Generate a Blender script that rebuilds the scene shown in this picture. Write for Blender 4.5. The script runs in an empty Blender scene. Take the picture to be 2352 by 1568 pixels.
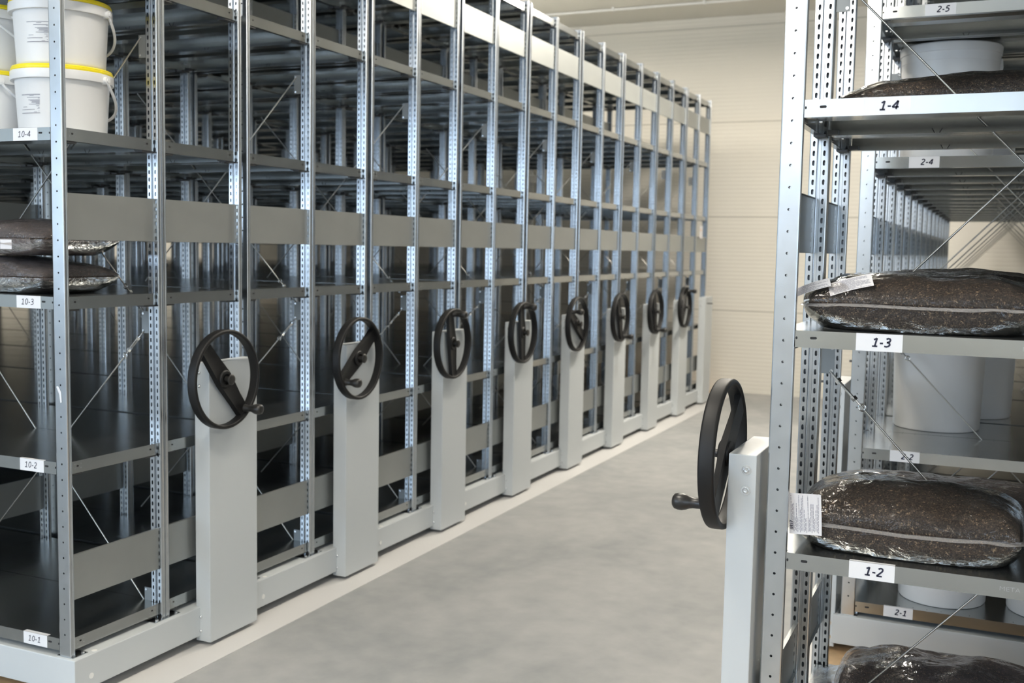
import bpy, bmesh, math, random
from mathutils import Vector, Matrix
random.seed(7)
C = bpy.context.scene.collection
R = math.radians
# ------------------------------------------------------------------ camera
F_PX = 2476.7
CAMZ = 1.4669
yaw, pitch, roll = 0.4228, 0.0855, 0.0182
fw = Vector((math.cos(yaw)*math.cos(pitch), math.sin(yaw)*math.cos(pitch), -math.sin(pitch)))
rt = Vector((math.sin(yaw), -math.cos(yaw), 0.0))
up = rt.cross(fw)
rt2 = math.cos(roll)*rt + math.sin(roll)*up
up2 = -math.sin(roll)*rt + math.cos(roll)*up
cam_d = bpy.data.cameras.new('camera'); cam = bpy.data.objects.new('camera', cam_d); C.objects.link(cam)
m = Matrix((rt2, up2, -fw)).transposed().to_4x4(); m.translation = Vector((0, 0, CAMZ)); cam.matrix_world = m
cam_d.sensor_width = 36; cam_d.lens = 36*F_PX/2352; cam_d.clip_start = 0.05
cam_d.dof.use_dof = True; cam_d.dof.focus_distance = 2.75; cam_d.dof.aperture_fstop = 4.5
bpy.context.scene.camera = cam
# ------------------------------------------------------------------ view, world, light
vs = bpy.context.scene.view_settings
bpy.context.scene.display_settings.display_device = 'sRGB'
vs.view_transform = 'Standard'; vs.look = 'None'; vs.gamma = 1; vs.use_curve_mapping = False
vs.exposure = 0.0
w = bpy.data.worlds.new('world'); bpy.context.scene.world = w; w.use_nodes = True
w.node_tree.nodes['Background'].inputs[0].default_value = (0.75, 0.85, 1, 1)
w.node_tree.nodes['Background'].inputs[1].default_value = 0.3
XB, XF, YR, YLW, ZC = -6.5, 11.27, -6.0, 12.4, 3.9      # room: back, far, right, left walls, ceiling
def area(name, loc, target, sx, sy, power, col):
    d = bpy.data.lights.new(name, 'AREA'); d.shape = 'RECTANGLE'; d.size = sx; d.size_y = sy; d.energy = power; d.color = col
    o = bpy.data.objects.new(name, d); C.objects.link(o); o.location = loc
    o.rotation_euler = (Vector(target)-Vector(loc)).to_track_quat('-Z', 'Y').to_euler()
    return o
COOL, WARM = (0.60, 0.78, 1.0), (1.0, 0.93, 0.82)
# daylight through the tall glazed openings of the wall behind the camera
area('daylight_window', (XB+0.10, 7.15, 2.15), (0, 7.15, 2.15), 7.7, 2.3, 330, COOL)
area('daylight_window', (XB+0.10, 0.95, 2.8), (0, 0.95, 2.8), 2.9, 1.0, 22, COOL)
area('daylight_window', (XB+0.10, -3.6, 2.15), (0, -3.6, 2.15), 3.6, 2.3, 130, COOL)  # added unseen source, cools the aisle faces of the columns
LAMPS = [(x, 1.45) for x in (-4.6, -1.6, 1.6, 4.9, 8.2)] + [(x, -3.2) for x in (-4.5, 1.0, 6.3)] + [(x, 5.6) for x in (-0.9,)] + [(8.5, 4.4)] + [(8.6, 10.9)]  # lamp above the left row's far end is added to brighten the far wall
for i, (x, y) in enumerate(LAMPS):
    p = {1.45: 42, 4.4: 80, 10.9: 80}.get(y, 24)*(3.3 if x == 8.2 else 0.7 if x == 4.9 else 1)
    area('lamp_light', (x, y, ZC-0.29), (x, y, 0), 1.25, 0.28, p, WARM)
    area('ceiling_fill', (x, y, ZC-0.19), (x, y, 9), 1.25, 0.28, max(p, 40)*.8, WARM)  # added fill above each housing, brightens the ceiling
# ------------------------------------------------------------------ materials
def mat(name, base=(.5, .5, .5), rough=.5, metal=0., spec=.5, noise=None, bump=None, rnoise=None, emit=None):
    """noise=(scale, amount, detail[, stretch]) value variation; bump=(scale, strength, distance); rnoise=(scale, amount)"""
    M = bpy.data.materials.new(name); M.use_nodes = True
    nt = M.node_tree; b = nt.nodes['Principled BSDF']
    b.inputs['Base Color'].default_value = (*base, 1); b.inputs['Roughness'].default_value = rough
    b.inputs['Metallic'].default_value = metal; b.inputs['Specular IOR Level'].default_value = spec
    tc = nt.nodes.new('ShaderNodeTexCoord')
    def ntex(scale, detail=4, stretch=(1, 1, 1)):
        mp = nt.nodes.new('ShaderNodeMapping'); mp.inputs['Scale'].default_value = stretch
        nt.links.new(tc.outputs['Object'], mp.inputs[0])
        n = nt.nodes.new('ShaderNodeTexNoise'); n.inputs['Scale'].default_value = scale; n.inputs['Detail'].default_value = detail
        nt.links.new(mp.outputs[0], n.inputs['Vector']); return n
    if noise:
        n = ntex(noise[0], noise[2], noise[3] if len(noise) > 3 else (1, 1, 1))
        mr = nt.nodes.new('ShaderNodeMapRange'); mr.inputs['From Min'].default_value = .25; mr.inputs['From Max'].default_value = .75
        mr.inputs['To Min'].default_value = 1-noise[1]; mr.inputs['To Max'].default_value = 1+noise[1]
        nt.links.new(n.outputs['Fac'], mr.inputs['Value'])
        mx = nt.nodes.new('ShaderNodeVectorMath'); mx.operation = 'SCALE'; mx.inputs[0].default_value = base
        nt.links.new(mr.outputs[0], mx.inputs['Scale']); nt.links.new(mx.outputs[0], b.inputs['Base Color'])
    if rnoise:
        n = ntex(rnoise[0], 3); mr = nt.nodes.new('ShaderNodeMapRange')
        mr.inputs['To Min'].default_value = rough-rnoise[1]; mr.inputs['To Max'].default_value = rough+rnoise[1]
        nt.links.new(n.outputs['Fac'], mr.inputs['Value']); nt.links.new(mr.outputs[0], b.inputs['Roughness'])
    if bump:
        n = ntex(bump[0], 3); bp = nt.nodes.new('ShaderNodeBump'); bp.inputs['Strength'].default_value = bump[1]
        bp.inputs['Distance'].default_value = bump[2]
        nt.links.new(n.outputs['Fac'], bp.inputs['Height']); nt.links.new(bp.outputs[0], b.inputs['Normal'])
    if emit:
        b.inputs['Emission Color'].default_value = (*emit[0], 1); b.inputs['Emission Strength'].default_value = emit[1]
    return M
GALV = mat('galvanised_steel', (.56, .585, .61), .24, 1.0, noise=(30, .05, 5), rnoise=(9, .04))
SHEETM = mat('galvanised_shelf_sheet', (.44, .455, .45), .21, .97, noise=(6, .07, 4), rnoise=(4, .04), bump=(2.0, .04, .004))
PLATEM = mat('zinc_side_plate', (.37, .385, .375), .46, .75, noise=(5, .07, 3), rnoise=(4, .05))
ZINC = mat('bright_zinc', (.78, .80, .82), .22, 1.0)
RODM = mat('steel_rod', (.50, .49, .46), .35, 1.0)
DARKM = mat('painted_hole_shade', (.012, .012, .013), .7)  # flat patches: the shade inside slots and holes put into the colour
DKSTEEL = mat('dark_clip_steel', (.10, .10, .10), .5, .6)
PAINT = mat('light_grey_powder_coat', (.57, .60, .615), .42, 0, .45, bump=(700, .10, .0003), noise=(1.2, .02, 2))
BLACK = mat('black_plastic', (.0095, .0093, .0097), .5, 0, .35, bump=(900, .15, .0003))
BLACKG = mat('black_knob_rubber', (.02, .019, .018), .34)
PAPER = mat('white_sticker_paper', (.80, .80, .82), .45)
PAPERT = mat('white_tag_paper', (.78, .76, .77), .6, noise=(8, .03, 2))
INK = mat('navy_ink', (.012, .014, .04), .5)
INKL = mat('faint_grey_ink', (.22, .22, .27), .6)
WHITEP = mat('white_polypropylene', (.80, .80, .80), .32, 0, .5)
WHITEP.node_tree.nodes['Principled BSDF'].inputs['Subsurface Weight'].default_value = .15
WHITEP.node_tree.nodes['Principled BSDF'].inputs['Subsurface Radius'].default_value = (.02, .02, .02)
YELLOW = mat('yellow_polypropylene', (.88, .72, .02), .33)
PLUG = mat('white_plastic_plug', (.82, .82, .80), .5)
WHEELS = mat('grey_running_wheel', (.20, .20, .20), .4, .8)
EMB = mat('embossed_steel', (.75, .77, .80), .25, 1.0)

def concrete():
    M = bpy.data.materials.new('polished_concrete'); M.use_nodes = True; nt = M.node_tree; b = nt.nodes['Principled BSDF']
    tc = nt.nodes.new('ShaderNodeTexCoord')
    a = nt.nodes.new('ShaderNodeTexNoise'); a.inputs['Scale'].default_value = 1.6; a.inputs['Detail'].default_value = 7; a.inputs['Roughness'].default_value = .62; a.inputs['Distortion'].default_value = .4
    f = nt.nodes.new('ShaderNodeTexNoise'); f.inputs['Scale'].default_value = 9; f.inputs['Detail'].default_value = 6
    for n in (a, f): nt.links.new(tc.outputs['Object'], n.inputs['Vector'])
    mx = nt.nodes.new('ShaderNodeMix'); mx.inputs['Factor'].default_value = .35
    nt.links.new(a.outputs['Fac'], mx.inputs['A']); nt.links.new(f.outputs['Fac'], mx.inputs['B'])
    cr = nt.nodes.new('ShaderNodeValToRGB')
    cr.color_ramp.elements[0].position = .36; cr.color_ramp.elements[0].color = (.27, .28, .28, 1)
    cr.color_ramp.elements[1].position = .62; cr.color_ramp.elements[1].color = (.38, .38, .375, 1)
    nt.links.new(mx.outputs['Result'], cr.inputs[0]); nt.links.new(cr.outputs[0], b.inputs['Base Color'])
    b.inputs['Roughness'].default_value = .5; b.inputs['Specular IOR Level'].default_value = .35
    return M
def panelwall(name, seam_axis='Z', base=(.80, .77, .70)):
    """cream sandwich panels: shallow horizontal ribs, a joint every 0.975 m"""
    M = bpy.data.materials.new(name); M.use_nodes = True; nt = M.node_tree; b = nt.nodes['Principled BSDF']
    tc = nt.nodes.new('ShaderNodeTexCoord'); sp = nt.nodes.new('ShaderNodeSeparateXYZ'); nt.links.new(tc.outputs['Object'], sp.inputs[0])
    def math_(op, a, v=None, bb=None):
        n = nt.nodes.new('ShaderNodeMath'); n.operation = op
        if isinstance(a, (int, float)): n.inputs[0].default_value = a
        else: nt.links.new(a, n.inputs[0])
        if bb is not None: nt.links.new(bb, n.inputs[1])
        elif v is not None: n.inputs[1].default_value = v
        return n.outputs[0]
    z = sp.outputs['Z']
    s = math_('FRACT', math_('DIVIDE', math_('ADD', z, .115), .978))     # joint where s wraps
    d = math_('ABSOLUTE', math_('SUBTRACT', s, .5)); joint = math_('GREATER_THAN', d, .4945)
    rib = math_('SINE', math_('MULTIPLY', z, 2*math.pi/.0815))
    ribv = math_('MULTIPLY', math_('POWER', math_('ABSOLUTE', rib), .35), 1)
    h = math_('SUBTRACT', ribv, None, math_('MULTIPLY', joint, 6.0))
    bp = nt.nodes.new('ShaderNodeBump'); bp.inputs['Strength'].default_value = .6; bp.inputs['Distance'].default_value = .0035
    nt.links.new(h, bp.inputs['Height']); nt.links.new(bp.outputs[0], b.inputs['Normal'])
    mx = nt.nodes.new('ShaderNodeMix'); mx.data_type = 'RGBA'
    mx.inputs['A'].default_value = (*base, 1); mx.inputs['B'].default_value = (base[0]*.62, base[1]*.62, base[2]*.60, 1)
    nt.links.new(joint, mx.inputs['Factor']); nt.links.new(mx.outputs['Result'], b.inputs['Base Color'])
    b.inputs['Roughness'].default_value = .48; b.inputs['Specular IOR Level'].default_value = .4
    return M
CONC = concrete(); WALLM = panelwall('cream_panel_wall')
CEILM = mat('cream_ceiling_sheet', (.74, .72, .66), .5)
STRIPM = mat('white_floor_strip', (.60, .59, .58), .42, noise=(2.5, .025, 3))
WOODM = mat('chipboard_floor', (.58, .40, .23), .6, noise=(40, .12, 5))
FRAMEM = mat('grey_window_frame', (.35, .36, .37), .4)
LAMPM = mat('lamp_diffuser', (.9, .9, .85), .5, emit=((1, .93, .82), 6.0))
DAYM = mat('bright_daylight_glazing', (.8, .85, .9), .3, emit=((.72, .84, 1.0), 1.0))

def peat(dark=1.0):
    M = bpy.data.materials.new('brown_peat_mix'); M.use_nodes = True; nt = M.node_tree; b = nt.nodes['Principled BSDF']
    tc = nt.nodes.new('ShaderNodeTexCoord')
    v = nt.nodes.new('ShaderNodeTexVoronoi'); v.inputs['Scale'].default_value = 360; nt.links.new(tc.outputs['Object'], v.inputs['Vector'])
    n = nt.nodes.new('ShaderNodeTexNoise'); n.inputs['Scale'].default_value = 95; n.inputs['Detail'].default_value = 5; nt.links.new(tc.outputs['Object'], n.inputs['Vector'])
    sep = nt.nodes.new('ShaderNodeSeparateColor'); nt.links.new(v.outputs['Color'], sep.inputs[0])
    ml = nt.nodes.new('ShaderNodeMath'); ml.operation = 'MULTIPLY'; nt.links.new(sep.outputs[0], ml.inputs[0]); nt.links.new(n.outputs['Fac'], ml.inputs[1])
    cr = nt.nodes.new('ShaderNodeValToRGB'); e = cr.color_ramp.elements
    e[0].position = .10; e[0].color = (.022*dark, .015*dark, .011*dark, 1)
    e[1].position = .70; e[1].color = (.38*dark, .27*dark, .16*dark, 1)
    q = e.new(.46); q.color = (.075*dark, .052*dark, .036*dark, 1)
    nt.links.new(ml.outputs[0], cr.inputs[0]); nt.links.new(cr.outputs[0], b.inputs['Base Color'])
    bp = nt.nodes.new('ShaderNodeBump'); bp.inputs['Strength'].default_value = .7; bp.inputs['Distance'].default_value = .003
    nt.links.new(v.outputs['Distance'], bp.inputs['Height']); nt.links.new(bp.outputs[0], b.inputs['Normal'])
    b.inputs['Roughness'].default_value = .85
    return M
def film(name, haze, tint=(.75, .73, .72)):
    """thin clear plastic film: transparent, glossy by fresnel, a little milky"""
    M = bpy.data.materials.new(name); M.use_nodes = True; nt = M.node_tree; nt.nodes.clear()
    out = nt.nodes.new('ShaderNodeOutputMaterial')
    tr = nt.nodes.new('ShaderNodeBsdfTransparent'); tr.inputs[0].default_value = (.97, .97, .97, 1)
    gl = nt.nodes.new('ShaderNodeBsdfGlossy'); gl.inputs['Roughness'].default_value = .07
    df = nt.nodes.new('ShaderNodeBsdfDiffuse'); df.inputs[0].default_value = (*tint, 1)
    tc = nt.nodes.new('ShaderNodeTexCoord'); mp = nt.nodes.new('ShaderNodeMapping'); mp.inputs['Scale'].default_value = (1, 1.0, 1.8); nt.links.new(tc.outputs['Object'], mp.inputs[0])
    n = nt.nodes.new('ShaderNodeTexNoise'); n.inputs['Scale'].default_value = 12; n.inputs['Detail'].default_value = 4; n.inputs['Roughness'].default_value = .5; n.inputs['Distortion'].default_value = 1.8
    nt.links.new(mp.outputs[0], n.inputs['Vector'])
    bp = nt.nodes.new('ShaderNodeBump'); bp.inputs['Strength'].default_value = .55; bp.inputs['Distance'].default_value = .012
    nt.links.new(n.outputs['Fac'], bp.inputs['Height']); nt.links.new(bp.outputs[0], gl.inputs['Normal'])
    lw = nt.nodes.new('ShaderNodeFresnel'); lw.inputs['IOR'].default_value = 1.38; nt.links.new(bp.outputs[0], lw.inputs['Normal'])
    lw2 = nt.nodes.new('ShaderNodeLayerWeight'); lw2.inputs['Blend'].default_value = .25
    mh = nt.nodes.new('ShaderNodeMath'); mh.operation = 'MULTIPLY_ADD'; mh.inputs[1].default_value = haze*1.6; mh.inputs[2].default_value = haze
    nt.links.new(lw2.outputs['Facing'], mh.inputs[0])
    m1 = nt.nodes.new('ShaderNodeMixShader'); nt.links.new(mh.outputs[0], m1.inputs[0]); nt.links.new(tr.outputs[0], m1.inputs[1]); nt.links.new(df.outputs[0], m1.inputs[2])
    m2 = nt.nodes.new('ShaderNodeMixShader'); nt.links.new(lw.outputs[0], m2.inputs[0]); nt.links.new(m1.outputs[0], m2.inputs[1]); nt.links.new(gl.outputs[0], m2.inputs[2])
    nt.links.new(m2.outputs[0], out.inputs[0])
    return M
PEAT = peat(); PEATD = peat(.8); FILM = film('clear_film', .012); FILMH = film('dusty_film', .13, (.40, .36, .37)); FILMF = film('loose_clear_film', .22)

# ------------------------------------------------------------------ mesh builder
class MB:
    def __init__(s): s.v = []; s.f = []; s.mi = []; s.mats = []; s.smooth = False
    def m(s, M):
        if M not in s.mats: s.mats.append(M)
        return s.mats.index(M)
    def poly(s, pts, M):
        i = len(s.v); s.v += [tuple(p) for p in pts]; s.f.append(list(range(i, i+len(pts)))); s.mi.append(s.m(M))
    def box(s, a, b, M):
        x0, y0, z0 = a; x1, y1, z1 = b; i = len(s.v)
        s.v += [(x0, y0, z0), (x1, y0, z0), (x1, y1, z0), (x0, y1, z0), (x0, y0, z1), (x1, y0, z1), (x1, y1, z1), (x0, y1, z1)]
        for q in ((3, 2, 1, 0), (4, 5, 6, 7), (0, 1, 5, 4), (1, 2, 6, 5), (2, 3, 7, 6), (3, 0, 4, 7)):
            s.f.append([i+k for k in q]); s.mi.append(s.m(M))
    def tube(s, p, q, r, M, n=12, r2=None, caps=True):
        p, q = Vector(p), Vector(q); d = (q-p).normalized(); a = d.orthogonal().normalized(); b = d.cross(a)
        r2 = r if r2 is None else r2; i = len(s.v)
        for c, rr in ((p, r), (q, r2)):
            for k in range(n):
                t = 2*math.pi*k/n; s.v.append(tuple(c+rr*(math.cos(t)*a+math.sin(t)*b)))
        for k in range(n):
            s.f.append([i+k, i+(k+1) % n, i+n+(k+1) % n, i+n+k]); s.mi.append(s.m(M))
        if caps:
            s.f.append([i+k for k in range(n)][::-1]); s.mi.append(s.m(M)); s.f.append([i+n+k for k in range(n)]); s.mi.append(s.m(M))
    def lathe(s, prof, M, n=48, origin=(0, 0, 0), axis='Z', arc=None):
        """prof [(r, h)]; axis Z or -Y"""
        i = len(s.v); ox, oy, oz = origin
        for r, h in prof:
            for k in range(n):
                t = 2*math.pi*k/n; c, q = r*math.cos(t), r*math.sin(t)
                s.v.append((ox+c, oy+q, oz+h) if axis == 'Z' else (ox+c, oy-h, oz+q))
        for j in range(len(prof)-1):
            for k in range(n):
                s.f.append([i+j*n+k, i+j*n+(k+1) % n, i+(j+1)*n+(k+1) % n, i+(j+1)*n+k]); s.mi.append(s.m(M))
    def torusring(s, c, R_, r, nrm, M, n=18, k=8):
        c = Vector(c); d = Vector(nrm).normalized(); a = d.orthogonal().normalized(); b = d.cross(a); i = len(s.v)
        for u in range(n):
            t = 2*math.pi*u/n; e = math.cos(t)*a+math.sin(t)*b
            for v in range(k):
                w_ = 2*math.pi*v/k; s.v.append(tuple(c+(R_+r*math.cos(w_))*e+r*math.sin(w_)*d))
        for u in range(n):
            for v in range(k):
                s.f.append([i+u*k+v, i+((u+1) % n)*k+v, i+((u+1) % n)*k+(v+1) % k, i+u*k+(v+1) % k]); s.mi.append(s.m(M))
    def mesh(s, name, smooth=False, bevel=0, fix=True):
        me = bpy.data.meshes.new(name); me.from_pydata(s.v, [], s.f)
        for M in s.mats: me.materials.append(M)
        me.polygons.foreach_set('material_index', s.mi)
        bm = bmesh.new(); bm.from_mesh(me)
        if fix: bmesh.ops.remove_doubles(bm, verts=bm.verts, dist=1e-6); bmesh.ops.recalc_face_normals(bm, faces=bm.faces)
        if bevel:
            es = [e for e in bm.edges if len(e.link_faces) == 2 and e.calc_face_angle() > .6]
            bmesh.ops.bevel(bm, geom=es, offset=bevel, segments=2, affect='EDGES', profile=.6)
        bm.to_mesh(me); bm.free()
        if smooth:
            me.polygons.foreach_set('use_smooth', [True]*len(me.polygons))
            try: me.set_sharp_from_angle(angle=R(38))
            except Exception: pass
        me.update(); return me
def put(name, me, parent=None, loc=(0, 0, 0), rot=(0, 0, 0)):
    o = bpy.data.objects.new(name, me); C.objects.link(o); o.location = loc; o.rotation_euler = rot
    if parent: o.parent = parent
    return o
def thing(name, label, cat, loc=(0, 0, 0), rotz=0, group=None):
    o = bpy.data.objects.new(name, None); C.objects.link(o); o.location = loc; o.rotation_euler = (0, 0, rotz)
    o.empty_display_size = .1; o['label'] = label; o['category'] = cat
    if group: o['group'] = group
    return o
def struct(name, mb, label=None, **k):
    o = put(name, mb.mesh(name, **k)); o['kind'] = 'structure'
    if label: o['label'] = label
    return o
_dg = None
def text_mesh(txt, size, M, shear=.22, offset=0.0, name='lettering', xscale=1.0):
    cu = bpy.data.curves.new('t', 'FONT'); cu.body = txt; cu.size = size; cu.shear = shear; cu.offset = offset
    cu.align_x = 'CENTER'; cu.align_y = 'CENTER'; cu.extrude = .00015; cu.resolution_u = 4
    o = bpy.data.objects.new('t', cu); C.objects.link(o)
    dg = bpy.context.evaluated_depsgraph_get(); me = bpy.data.meshes.new_from_object(o.evaluated_get(dg))
    bpy.data.objects.remove(o); bpy.data.curves.remove(cu)
    me.name = name; me.materials.clear(); me.materials.append(M)
    if xscale != 1: me.transform(Matrix.Diagonal((xscale, 1, 1, 1)))
    return me

GLYPH = {
 '1': (.51, [[(.09, .49), (.20, .545), (.27, .605)], [(.27, .61), (.27, .035)], [(.09, .035), (.44, .035)]]),
 '2': (.51, [[(.07, .53), (.12, .58), (.22, .61), (.33, .575), (.375, .48), (.345, .375), (.22, .215), (.075, .045)], [(.065, .035), (.43, .035)]]),
 '3': (.51, [[(.08, .56), (.2, .61), (.32, .58), (.37, .48), (.33, .375), (.17, .33)], [(.17, .33), (.34, .295), (.405, .18), (.36, .075), (.22, .03), (.07, .06)]]),
 '4': (.51, [[(.33, .03), (.33, .61)], [(.33, .61), (.05, .19)], [(.05, .19), (.46, .19)]]),
 '5': (.51, [[(.39, .605), (.12, .605)], [(.12, .605), (.11, .35)], [(.11, .36), (.24, .385), (.36, .32), (.40, .20), (.35, .08), (.22, .03), (.07, .055)]]),
 '0': (.51, [[(.25+.165*math.cos(2*math.pi*k/16), .32+.285*math.sin(2*math.pi*k/16)) for k in range(17)]]),
 '-': (.31, [[(.04, .25), (.25, .25)]])}
def digits_mesh(txt, cap, wt, shear, M, name='lettering'):
    """pen-stroke numerals, centred; cap = cap height in metres, wt = stroke weight in em"""
    k = cap/.64; W = sum(GLYPH[c][0] for c in txt); x0 = -W/2; mb = MB(); h = .00015
    T = lambda x, y: ((x+x0)*k+(y-.32)*k*shear, (y-.32)*k)
    for c in txt:
        adv, strokes = GLYPH[c]
        for st in strokes:
            pts = [Vector(T(*p)) for p in st]; r = wt*k/2; n_ = 0
            for p, q in zip(pts, pts[1:]):
                d = (q-p).normalized(); n = Vector((-d.y, d.x))*r
                mb.poly([(v.x, v.y, h) for v in (p-n, q-n, q+n, p+n)], M)
            for p in pts[1:-1]: mb.poly([(p.x+r*math.cos(2*math.pi*j/12), p.y+r*math.sin(2*math.pi*j/12), h+.00001) for j in range(12)], M)
        x0 += adv
    return mb.mesh(name, fix=False)

# ------------------------------------------------------------------ dimensions read off the racking
XL0, YL = 2.466, 2.6256          # first left unit: outer face of its near posts, its aisle face
XR1, YRR = 2.521, 0.4718         # first right unit
XR2 = 4.05
UP, BAY = 0.8908, 1.012          # unit pitch, bay length
PW, PD = 0.050, 0.0185            # post width, depth
RACK = [(0.0, .4285), (.4305, .8585)]   # outer faces of the two racks standing back to back in a unit
ZTOP, ZBASE = 2.932, .145
LEV = [.2015, .772, 1.293, 1.814, 2.333, 2.911]
PLZ = [(.326, .471), (1.470, 1.616), (2.603, 2.749)]
FL = .039

# ------------------------------------------------------------------ rack part meshes (shared by every copy)
def post_mesh():
    """box-section upright. web (round holes every 50 mm) at x=0 facing -X, two slotted lips at x=PD facing +X"""
    mb = MB(); z0 = ZBASE+.002; h = PW/2; rc = .0035
    def cell(yc, hw, x, za, zb, loop, zc, out):
        """rectangle y in yc+-hw, z in za..zb with a hole given by loop [(dy,dz)] round (yc,zc)"""
        n = len(loop); L = [(x, yc+dy, zc+dz) for dy, dz in loop]      # counter-clockwise from +y side
        # right half: loop points with dy>=0, left half dy<=0
        i0 = n*3//4; i1 = n//4
        right = [L[(i0+k) % n] for k in range(0, n//2+1)]; left = [L[(i1+k) % n] for k in range(0, n//2+1)]
        bot, top = (x, yc, za), (x, yc, zb)
        mb.poly([bot, (x, yc+hw, za), (x, yc+hw, zb), top]+right[::-1], GALV)
        mb.poly([top, (x, yc-hw, zb), (x, yc-hw, za), bot]+left[::-1], GALV)
    rnd = [(.0032*math.cos(2*math.pi*k/8), .0032*math.sin(2*math.pi*k/8)) for k in range(8)]
    a, bq = .0033, .0040
    slot = [(a, 0), (a*.71, bq+a*.71), (0, bq+a), (-a*.71, bq+a*.71), (-a, 0), (-a*.71, -bq-a*.71), (0, -bq-a), (a*.71, -bq-a*.71)]
    slot = [(a, -bq), (a, bq), (a*.6, bq+a*.8), (0, bq+a), (-a*.6, bq+a*.8), (-a, bq), (-a, -bq), (-a*.6, -bq-a*.8), (0, -bq-a), (a*.6, -bq-a*.8)]
    slot = [(a, 0), (a, bq), (a*.6, bq+a*.8), (0, bq+a), (-a*.6, bq+a*.8), (-a, bq), (-a, 0), (-a, -bq), (-a*.6, -bq-a*.8), (0, -bq-a), (a*.6, -bq-a*.8), (a, -bq)]
    # hole grid: one hole at z = zg (2.1684 on the photographed posts)
    zg = 2.1684
    zs = []; k = int((zg-z0)/.05); zfirst = zg-.05*k-.025
    hw = h-rc
    # web
    mb.poly([(0, -hw, z0), (0, hw, z0), (0, hw, zfirst), (0, -hw, zfirst)], GALV) if zfirst > z0 else None
    z = zfirst if zfirst > z0 else zfirst+.05
    if zfirst <= z0: mb.poly([(0, -hw, z0), (0, hw, z0), (0, hw, z), (0, -hw, z)], GALV)
    zstart = z
    while z+.05 < ZTOP:
        cell(0, hw, 0, z, z+.05, rnd, z+.025, -1); z += .05
    mb.poly([(0, -hw, z), (0, hw, z), (0, hw, ZTOP), (0, -hw, ZTOP)], GALV)
    # lips with slots, pitch 25 mm
    lw_ = .0195; lc = h-rc-(lw_-rc)/2; lh = (lw_-rc)/2
    for sgn in (1, -1):
        z = zstart
        mb.poly([(PD, sgn*(lc-lh), z0), (PD, sgn*(lc+lh), z0), (PD, sgn*(lc+lh), z), (PD, sgn*(lc-lh), z)], GALV)
        while z+.025 < ZTOP-.001:
            cell(sgn*lc, lh, PD, z, z+.025, slot, z+.0125, 1); z += .025
        mb.poly([(PD, sgn*(lc-lh), z), (PD, sgn*(lc+lh), z), (PD, sgn*(lc+lh), ZTOP), (PD, sgn*(lc-lh), ZTOP)], GALV)
        # inward return of the lip and the side wall with a shallow bead
        def strip(pts):
            for (xa, ya), (xb, yb) in zip(pts, pts[1:]):
                mb.poly([(xa, sgn*ya, z0), (xb, sgn*yb, z0), (xb, sgn*yb, ZTOP), (xa, sgn*ya, ZTOP)], GALV)
        yi = lc-lh
        strip([(PD, yi), (PD-.002, yi-.0010), (PD-.010, .0045)])
        c = math.cos(R(45)); 
        strip([(0, hw), (rc*(1-c), hw+rc*c), (rc, h), (.0062, h), (.0078, h-.0012), (.0108, h-.0012), (.0124, h), (PD-rc, h), (PD-rc*(1-c), hw+rc*c), (PD, hw)])
    mb.poly([(PD-.010, -.0045, z0), (PD-.010, .0045, z0), (PD-.010, .0045, ZTOP), (PD-.010, -.0045, ZTOP)], GALV)
    return mb.mesh('upright_post')
def foot_mesh():
    mb = MB(); z = ZBASE
    mb.box((-.001, -.034, z), (.062, .034, z+.0025), GALV)
    for x, y in ((.047, .0265), (.047, -.0265)): mb.tube((x, y, z+.0025), (x, y, z+.009), .006, ZINC, 6)
    mb.box((.004, -.019, z+.0025), (.006, .019, z+.045), GALV)
    return mb.mesh('foot_plate')
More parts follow.
